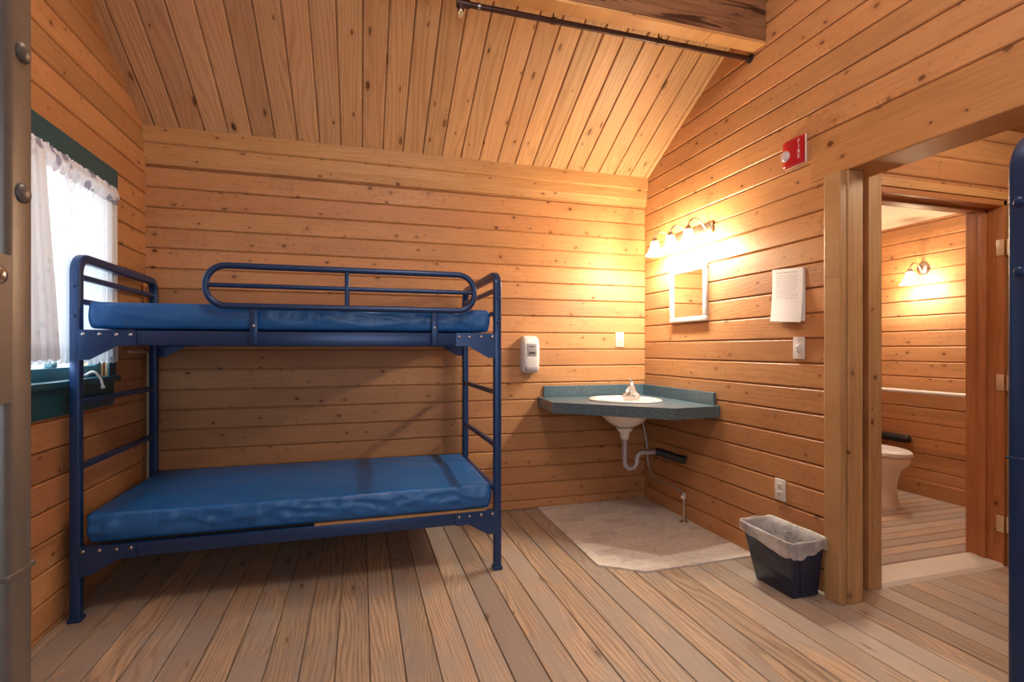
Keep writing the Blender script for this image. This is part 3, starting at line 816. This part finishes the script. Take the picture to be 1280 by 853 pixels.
mb = MB(); mb.ball(c+Vector((0,0,-.045)), .017, (1,1,1.3), 14); mb.build('bulb', M['bulb'], sc)
point('sconce_bulb_light', c+Vector((0,0,-.092)), 25, WARM, .025)

# ------------------------------------------------------------------ things on the walls
mi = thing('mirror', 'small rectangular wall mirror in a white frame under the vanity lamp', 'mirror', (0, -.594, 1.41))
mb = MB(); y0, y1, z0, z1, w = -.805, -.384, 1.410, 1.795, .034
for a, b in (((-.024,y0,z0),(-.0005,y1,z0+w)), ((-.024,y0,z1-w),(-.0005,y1,z1)), ((-.024,y0,z0+w),(-.0005,y0+w,z1-w)), ((-.024,y1-w,z0+w),(-.0005,y1,z1-w))): mb.rbox(a, b, .004)
mb.build('mirror_frame', M['white_paint'], mi)
mb = MB(); mb.box((-.012, y0+w*.8, z0+w*.8), (-.001, y1-w*.8, z1-w*.8)); mb.build('mirror_glass', M['mirror'], mi, smooth=0)

def wall_plate(name, label, cat, wall, p, kind, mat, group=None, w=.074, h=.118):
    """cover plate on the right wall ('R') or the back wall ('B'), centred at p = (along, z)"""
    if wall == 'R': Mx = Matrix.Translation((0, p[0], p[1])) @ Matrix.Rotation(-PI/2, 4, 'Z')
    else: Mx = Matrix.Translation((p[0], 0, p[1]))
    t = thing(name, label, cat, Mx.to_translation(), group)
    mb = MB(); mb.rbox((-w/2, -.007, -h/2), (w/2, -.0005, h/2), .004, 3, M=Mx); mb.build('cover_plate', mat, t)
    if kind == 'switch':
        mb = MB(); mb.rbox((-.010,-.0125,-.020),(.010,-.007,.020), .002, M=Mx); mb.build('toggle_frame', M['white_plastic'], t)
        mb = MB(); mb.rbox((-.005,-.024,-.001),(.005,-.0125,.012), .002, M=Mx); mb.build('toggle', M['white_plastic'], t)
        for z in (-.042, .042):
            mb = MB(); mb.ball((0,-.007,z), .0035, (1,.4,1), 10, M=Mx); mb.build('screw', M['steel'], t)
    elif kind == 'outlet':
        for z in (-.022, .022):
            mb = MB(); mb.rbox((-.017,-.009,z-.015),(.017,-.006,z+.015), .006, 3, M=Mx); f = mb.build('socket', mat, t)
            mb = MB()
            for xx in (-.007, .007): mb.box((xx-.0015,-.0095,z-.002),(xx+.0015,-.0089,z+.008), M=Mx)
            mb.lathe([(0,0),(.003,0),(.003,.0006),(0,.0006)], (0,0,0), 10, M=Mx @ Matrix.Translation((0,-.0095,z-.008)) @ Matrix.Rotation(-PI/2, 4, 'X'))
            mb.build('slots', M['dark_slot'], f, smooth=0)
        mb = MB(); mb.ball((0,-.007,0), .0035, (1,.4,1), 10, M=Mx); mb.build('screw', M['steel'], t)
    else:
        for z in (-.03, .03):
            mb = MB(); mb.ball((0,-.007,z), .0035, (1,.4,1), 10, M=Mx); mb.build('screw', M['steel'], t)
        mb = MB(); mb.rbox((-.016,-.009,-.032),(.016,-.006,.032), .003, M=Mx); mb.build('insert', mat, t)
    return t
wall_plate('light_switch', 'white toggle light switch plate directly below the pinned papers', 'light switch', 'R', (-1.543, 1.224), 'switch', M['white_plastic'])
wall_plate('power_outlet', 'white double power outlet low on the wall above the wastebasket', 'outlet', 'R', (-1.417, .443), 'outlet', M['white_plastic'])
wall_plate('wall_socket', 'small ivory socket plate on the back wall above the corner countertop', 'outlet', 'B', (-.228, 1.293), 'blank', M['ivory'])

# pinned papers
pa = thing('hanging_notice', 'white printed sheets pinned to the wall above the light switch', 'paper', (0, -1.475, 1.36))
def sheet(name, yc, zb, zt, w, lift, x0, lines):
    mb = MB(); n = 14; ny = 8
    for side in (0, 1):
        for j in range(n+1):
            v = j/n
            for i in range(ny+1):
                u = i/ny
                x = -x0 - lift*(1-v)**2 - .006*math.sin(PI*u)*(1-v) - (.0006 if side else 0)
                mb.v.append(Vector((x, yc + w*(u-.5) + .012*(v-.5), zb+(zt-zb)*v + (u-.5)*.015)))
    m = (n+1)*(ny+1)
    for j in range(n):
        for i in range(ny):
            k = j*(ny+1)+i; mb.f += [(k, k+1, k+ny+2, k+ny+1), (m+k, m+k+ny+1, m+k+ny+2, m+k+1)]
    rim = [i for i in range(ny+1)] + [(j*(ny+1)+ny) for j in range(1, n+1)] + [n*(ny+1)+i for i in range(ny-1, -1, -1)] + [j*(ny+1) for j in range(n-1, 0, -1)]
    for a, b in zip(rim, rim[1:]+rim[:1]): mb.f.append((a, m+a, m+b, b))
    o = mb.build(name, M['paper'], pa, smooth=60)
    if lines:
        mb = MB(); rr = random.Random(5)
        def q(u0, u1, v0, v1):
            ps = []
            for v, u in ((v0,u0),(v0,u1),(v1,u1),(v1,u0)):
                x = -x0 - lift*(1-v)**2 - .006*math.sin(PI*u)*(1-v) - .0016
                ps.append((x, yc + w*(u-.5) + .012*(v-.5), zb+(zt-zb)*v + (u-.5)*.015))
            mb.add(ps, [(0,1,2,3)])
        # u = 1 is towards the back wall (left in the view)
        for k in range(8): q(.86-.09*k-.05, .86-.09*k, .915, .945)
        for r_ in range(11):
            v = .86-.042*r_; u = .86
            while u > .22:
                l_ = .05+.1*rr.random(); q(max(.15, u-l_), u, v, v+.012); u -= l_+.025
        mb.build('print_lines', M['print_ink'], o, smooth=0)
    return o
sheet('back_sheet', -1.478, 1.372, 1.650, .212, .012, .0012, False)
sheet('front_sheet', -1.470, 1.366, 1.655, .208, .026, .0045, True)

# soap dispenser
so = thing('soap_dispenser', 'white wall soap dispenser with grey window beside the bunk bed ladder', 'soap dispenser', (-1.0, 0, 1.04))
mb = MB()
secs = []
for z, d, w in ((1.040,.052,.052),(1.050,.070,.061),(1.075,.082,.066),(1.13,.092,.068),(1.20,.094,.068),(1.26,.088,.067),(1.295,.074,.063),(1.312,.052,.054),(1.318,.03,.045)):
    secs.append([(-1.0+sx*w, -.001 - dd*d, z) for sx, dd in ((-1,0),(-1,.55),(-.93,.85),(-.75,.97),(-.4,1),(.4,1),(.75,.97),(.93,.85),(1,.55),(1,0))])
mb.loft(secs); mb.build('dispenser_body', M['white_plastic'], so, smooth=50)
mb = MB()
mb.rbox((-1.036,-.0975,1.165),(-.964,-.090,1.258), .004); f = mb.build('window', M['grey_plastic'], so); f['label'] = 'grey viewing window'
mb = MB(); mb.rbox((-1.024,-.1005,1.183),(-.976,-.096,1.197), .002); mb.rbox((-1.02,-.0995,1.235),(-.98,-.096,1.241), .001); mb.build('level_mark', M['dark_slot'], f)
mb = MB(); mb.rbox((-1.048,-.094,1.052),(-.952,-.060,1.092), .012, 3); mb.build('push_bar', M['grey_plastic'], so)

# fire alarm strobe
al = thing('fire_alarm', 'red fire alarm with clear strobe above the pinned papers', 'fire alarm', (0, -1.524, 2.18))
mb = MB(); mb.rbox((-.010,-1.592,2.190),(-.0005,-1.452,2.338), .003); mb.build('back_plate', M['white_plastic'], al)
mb = MB()
pr = [(-1.588,-.010),(-1.588,-.024),(-1.545,-.031),(-1.52,-.035),(-1.49,-.036),(-1.468,-.033),(-1.456,-.024),(-1.456,-.010)]
secs = []
for z, k in ((2.192,.55),(2.198,.9),(2.21,1),(2.318,1),(2.330,.85),(2.336,.5)): secs.append([(-.010+(x+.010)*k, y, z) for y, x in pr])
mb.loft(secs); mb.build('housing', M['red_plastic'], al, smooth=40)
def clear_mat():
    t = NT('strobe_lens'); p = t.n('ShaderNodeBsdfPrincipled'); f = t.noise(t.obj(), 90, 3)
    t.link(t.mix(f, (.55,.55,.65), (.95,.95,1.0)), p.inputs['Base Color']); p.inputs['Roughness'].default_value = .12
    tr_ = t.n('ShaderNodeBsdfTransparent'); m = t.n('ShaderNodeMixShader'); m.inputs[0].default_value = .75
    t.link(tr_.outputs[0], m.inputs[1]); t.link(p.outputs[0], m.inputs[2]); t.link(m.outputs[0], t.out.inputs[0]); return t.m
mb = MB(); mb.ball((-.034,-1.487,2.250), .024, (.7,.9,1.15), 14); mb.lathe([(.026,0),(.029,0),(.029,.006),(.026,.006)], (0,0,0), 24, M=Matrix.Translation((-.0355,-1.487,2.250)) @ Matrix.Rotation(-PI/2, 4, 'Y'))
mb.build('strobe', clear_mat(), al, smooth=20)
def letters(txt, size, mat, parent, loc, rot, name='lettering', ext=.0006):
    cu = bpy.data.curves.new(name, 'FONT'); cu.body = txt; cu.size = size; cu.extrude = ext; cu.align_x = 'CENTER'; cu.align_y = 'CENTER'
    tmp = bpy.data.objects.new(name, cu); COL.objects.link(tmp)
    dg = bpy.context.evaluated_depsgraph_get(); dg.update(); me = bpy.data.meshes.new_from_object(tmp.evaluated_get(dg)); me.name = name
    bpy.data.objects.remove(tmp)
    me.transform(Matrix.Translation(Vector(loc)-parent_world(parent)) @ rot); me.materials.clear(); me.materials.append(mat)
    o = bpy.data.objects.new(name, me); COL.objects.link(o); o.parent = parent; return o
# FIRE runs down the sloping right-hand face of the housing
face_n = Vector((-(1.588-1.545), 0, 0))
t_y = Vector((.040-.024, 0, 0))
pn = Vector((-.043, -.007, 0)).normalized()           # outward normal of that face (towards the room)
rx = Vector((0,0,1)).cross(pn).normalized()            # letter x axis
R3 = Matrix((rx, Vector((0,0,1)), pn)).transposed().to_4x4()
for k, ch in enumerate('FIRE'):
    letters(ch, .030, M['letter_white'], al, Vector((-.0278, -1.566, 2.306-.026*k)) + pn*.0012, R3)

# conduit in the back left corner
cd = MB()
cd.tube(fillet([(W+.020, -.30, 1.203), (W+.020, -.022, 1.203), (W+.020, -.022, .003)], .02, 6), .0095, 12)
tag(cd.build('wall_conduit', M['conduit']), 'thin cream conduit bent down the corner behind the bunk bed', 'pipe')

# sprinkler pipe below the beam
sp = thing('sprinkler_pipe', 'dark brown pipe running below the slope beside the heavy beam', 'pipe', (-1.75, -1.19, 2.95))
mb = MB(); mb.tube([(-1.742,-1.186,2.945),(-.004,-1.186,2.945)], .0145, 14); mb.build('pipe_run', M['pipe_brown'], sp)
mb = MB(); mb.lathe([(0,0),(.026,0),(.024,.010),(.015,.014),(0,.014)], (0,0,0), 20, M=Matrix.Translation((-.0005,-1.186,2.945)) @ Matrix.Rotation(-PI/2, 4, 'Y')); mb.build('wall_flange', M['black_foam'], sp)
mb = MB(); mb.tube([(-1.762,-1.186,2.945),(-1.70,-1.186,2.945)], .020, 14); mb.tube([(-1.745,-1.186,2.915),(-1.745,-1.186,3.185)], .0165, 14); mb.tube([(-1.765,-1.186,2.945),(-1.76,-1.186,2.945)], .022, 14)
mb.build('elbow', M['pipe_brown'], sp)
mb = MB(); mb.tube([(-1.66,-1.186,2.945),(-1.645,-1.186,2.945)], .017, 14); mb.build('collar', M['bolt'], sp)
mb = MB(); mb.tube([(-1.745,-1.186,2.916),(-1.745,-1.186,2.90)], .008, 10); mb.lathe([(0,0),(.014,0),(.014,.002),(0,.002)], (-1.745,-1.186,2.880), 16)
for s_ in (-1, 1): mb.tube([(-1.745+.008*s_,-1.186,2.902),(-1.745+.010*s_,-1.186,2.89),(-1.745+.004*s_,-1.186,2.881)], .002, 6)
mb.build('sprinkler_head', M['brass'], sp)
for x in (-1.25, -.62):
    mb = MB(); mb.tube([(x-.012,-1.186,2.945),(x+.012,-1.186,2.945)], .0185, 14); mb.tube([(x,-1.186,2.96),(x,-1.186,3.17)], .004, 8); mb.build('hanger', M['pipe_brown'], sp)

# ------------------------------------------------------------------ wastebasket with liner
BXC, BYC = -.160, -1.583
wb = thing('wastebasket', 'glossy black-blue tapered wastebasket between outlet and jamb post', 'wastebasket', (BXC, BYC, 0))
def rrect(cx, cy, hx, hy, z, r=.03, n=6, wob=None):
    out = []
    for sx, sy, a0 in ((1,1,0),(-1,1,PI/2),(-1,-1,PI),(1,-1,3*PI/2)):
        for k in range(n+1):
            a = a0+PI/2*k/n
            out.append((cx+sx*(hx-r)+r*math.cos(a), cy+sy*(hy-r)+r*math.sin(a), z))
    return out
mb = MB(); HB = .292; FX = BXC+.032      # the foot stands a little nearer the wall than the rim
rg = [rrect(FX,BYC,.078,.120,0,.012), rrect(FX,BYC,.081,.126,.006,.014), rrect(BXC+.003,BYC,.100,.170,HB-.022,.016), rrect(BXC,BYC,.107,.177,HB-.020,.018), rrect(BXC,BYC,.108,.179,HB,.018),
      rrect(BXC,BYC,.102,.172,HB-.002,.016), rrect(FX,BYC,.075,.115,.012,.012)]
mb.loft(rg); mb.build('bin_body', M['bin_plastic'], wb, smooth=30)
mb = MB()   # raised panel on the long side and on the narrow end
def slab(q, d):
    mb.add([Vector(p) for p in q] + [Vector(p)+Vector(d) for p in q], [(0,1,2,3), (7,6,5,4), (0,4,5,1), (1,5,6,2), (2,6,7,3), (3,7,4,0)])
slab([(FX-.040,BYC-.126,.02),(FX+.045,BYC-.126,.02),(BXC+.055,BYC-.163,HB-.05),(BXC-.050,BYC-.163,HB-.05)], (0,-.006,0))
mb.build('raised_panel', M['bin_plastic'], wb, smooth=0)
# liner: inside wall, over the rim, hanging skirt with uneven hem
ln = MB(); secs = []
def wav(ring, amp, zamp, seed):
    out = []
    for i, p in enumerate(ring):
        a = 2*PI*i/npt; d = Vector((p[0]-BXC, p[1]-BYC, 0)); d.normalize()
        k = noise.noise((math.cos(a)*2.5, math.sin(a)*2.5, seed)) + .6*noise.noise((math.cos(a)*7, math.sin(a)*7, seed+5))
        sag = max(0, -d.x*.75-d.y*.65)
        out.append(Vector(p) + d*amp*max(0, k+.5) + Vector((0,0,zamp*noise.noise((math.cos(a)*3, math.sin(a)*3, seed+3)) - zamp*1.3*sag)))
    return out
def dense(cx, cy, hx, hy, z, r):
    """rounded rectangle with evenly spaced points along its sides"""
    c = [(cx+hx, cy+hy), (cx-hx, cy+hy), (cx-hx, cy-hy), (cx+hx, cy-hy)]
    pts = fillet([(x, y, z) for x, y in c], r, 6, True); out = []
    for p, q in zip(pts, pts[1:]+pts[:1]):
        m = 14 if (p-q).length > .05 else 1
        for k in range(m): out.append(tuple(p.lerp(q, k/m)))
    return out
npt = len(dense(0,0,1,1,0,.1))
for (cx, hx, hy, z, r, am, za, sd) in ((FX,.050,.085,.05,.02,.006,.01,1), (BXC+.015,.074,.125,.15,.02,.008,.0,2), (BXC,.094,.163,HB-.02,.018,.004,.0,3), (BXC,.102,.172,HB+.010,.02,.002,.006,4), (BXC,.108,.180,HB+.013,.02,.002,.006,4.2),
                               (BXC,.1105,.1825,HB+.002,.02,.002,.004,4.6), (BXC,.1105,.183,HB-.024,.02,.005,.018,5), (BXC,.1105,.183,HB-.036,.02,.007,.026,5)):
    secs.append(wav(dense(cx,BYC,hx,hy,z,r), am, za, sd))
ln.loft(secs, cap=False)
tag(ln.build('bin_liner', M['liner'], smooth=180, recalc=False), 'clear white plastic liner bag folded over the wastebasket rim', 'bin liner')

# ------------------------------------------------------------------ bathroom things
to = thing('toilet', 'white toilet seen half behind the bathroom door casing', 'toilet', (1.70, -.5, .004))
def oval(cx, cy, rx, rf, rb, z, n=40):
    return [(cx+rx*math.cos(2*PI*k/n), cy+(rb if math.sin(2*PI*k/n) > 0 else rf)*math.sin(2*PI*k/n), z) for k in range(n)]
TX, TY = 1.685, -.62
mb = MB()
mb.loft([oval(TX,TY+.04,.132,.225,.32,.004), oval(TX,TY+.04,.131,.22,.32,.03), oval(TX,TY+.04,.126,.205,.31,.10), oval(TX,TY+.04,.125,.20,.31,.17), oval(TX,TY+.03,.130,.205,.32,.235), oval(TX,TY+.02,.143,.22,.32,.30),
         oval(TX,TY,.158,.255,.33,.345), oval(TX,TY,.163,.265,.33,.39), oval(TX,TY,.156,.255,.32,.402)])
mb.build('toilet_bowl', M['porcelain'], to, smooth=60)
mb = MB(); mb.loft([oval(TX,TY,.165,.27,.25,.403), oval(TX,TY,.169,.275,.25,.408), oval(TX,TY,.169,.275,.25,.418), oval(TX,TY,.165,.27,.25,.422)]); mb.build('seat', M['white_plastic'], to)
mb = MB(); mb.loft([oval(TX,TY,.165,.27,.25,.423), oval(TX,TY,.167,.273,.25,.430), oval(TX,TY,.158,.26,.245,.444), oval(TX,TY,.11,.19,.18,.449)]); mb.build('lid', M['white_plastic'], to, smooth=50)
mb = MB(); mb.rbox((TX-.21,-.27,.40),(TX+.21,-.06,.73), .03, 3); mb.build('tank', M['porcelain'], to)
mb = MB(); mb.rbox((TX-.22,-.28,.731),(TX+.22,-.05,.765), .012, 2); mb.build('tank_lid', M['porcelain'], to)
fp = thing('insulated_pipe', 'black foam-wrapped pipe end on the bathroom wall behind the toilet', 'pipe', (2.2, -.3, .44))
mb = MB(); mb.tube([(2.205,-.002,.455),(2.205,-.46,.455),(2.205,-.50,.455)], .034, 18); mb.ball((2.205,-.50,.455), .034, (1,.6,1), 16); mb.build('foam_sleeve', M['black_foam'], fp)
mb = MB(); mb.tube([(2.205,-.40,.455),(2.249,-.40,.455)], .014, 10); mb.build('bracket', M['steel'], fp)
gb = thing('grab_rail', 'long white grab rail along the bathroom wall above the toilet', 'grab rail', (2.2, -.7, .85))
mb = MB(); mb.tube(fillet([(2.249,-.05,.862),(2.205,-.05,.862),(2.205,-1.30,.862),(2.249,-1.30,.862)], .025), .0165, 14); mb.build('bar', M['white_paint'], gb)
for y in (-.05, -1.30):
    mb = MB(); mb.lathe([(0,0),(.038,0),(.036,.006),(.018,.010),(0,.010)], (0,0,0), 20, M=Matrix.Translation((2.2495,y,.862)) @ Matrix.Rotation(-PI/2, 4, 'Y')); mb.build('flange', M['white_paint'], gb)

# ------------------------------------------------------------------ daylight, fill and camera
def area(name, loc, rot, sx, sy, power, col):
    l = bpy.data.lights.new(name, 'AREA'); l.shape = 'RECTANGLE'; l.size = sx; l.size_y = sy; l.energy = power; l.color = col
    o = bpy.data.objects.new(name, l); o.location = loc; o.rotation_euler = rot; COL.objects.link(o); return o
area('daylight_left_window', (W-.22, -.925, 1.62), (0, -PI/2, 0), 1.1, 1.7, 48, (.72,.88,1.0))
area('rear_fill_light', (-1.75, LEN-.15, 1.55), (PI/2, 0, 0), 2.0, 1.25, 30, (.74,.87,1.0))  # added fill light behind the camera, outside the invented rear window
point('passage_fill_light', (.75, -2.6, 2.3), 20, (1,.86,.66), .08)  # added unseen lamp to brighten the passage, no fixture
point('bathroom_fill_light', (1.0, -.8, 2.15), 14, (1,.93,.85), .08)  # added unseen fill for the bathroom ceiling and toilet
point('room_fill_light', (-1.75, -2.75, 3.3), 62, (1,.92,.86), .25)  # added overhead fill for floor and walls, no fixture modelled

w = bpy.data.worlds.new('sky'); scene.world = w; w.use_nodes = True; nt = w.node_tree; nt.nodes.clear()
bg = nt.nodes.new('ShaderNodeBackground'); sky = nt.nodes.new('ShaderNodeTexSky'); sky.sky_type = 'HOSEK_WILKIE'; sky.turbidity = 6; sky.sun_direction = (.3, .5, .8)
mx = nt.nodes.new('ShaderNodeMix'); mx.data_type = 'RGBA'; mx.inputs[0].default_value = .7; mx.inputs[7].default_value = (.85,.93,1,1)
wo = nt.nodes.new('ShaderNodeOutputWorld'); nt.links.new(sky.outputs[0], mx.inputs[6]); nt.links.new(mx.outputs[2], bg.inputs[0]); nt.links.new(bg.outputs[0], wo.inputs[0]); bg.inputs[1].default_value = 1.6

cam = bpy.data.cameras.new('camera'); co = bpy.data.objects.new('camera', cam); COL.objects.link(co); scene.camera = co
F = 643.4; cam.sensor_fit = 'HORIZONTAL'; cam.sensor_width = 36; cam.lens = 36*F/1280
cam.shift_y = (436.27-426.5)/1280
cam.clip_start = .02
co.location = (-2.2262, -3.7211, 1.22); co.rotation_euler = (PI/2, 0, -.2869)

vs_ = scene.view_settings; vs_.view_transform = 'Standard'; vs_.look = 'None'; vs_.gamma = 1; vs_.use_curve_mapping = False; vs_.exposure = 0.18
scene.cycles.use_denoising = True
scene.cycles.max_bounces = 8; scene.cycles.diffuse_bounces = 5; scene.cycles.glossy_bounces = 4; scene.cycles.transparent_max_bounces = 16
scene.cycles.sample_clamp_indirect = 8
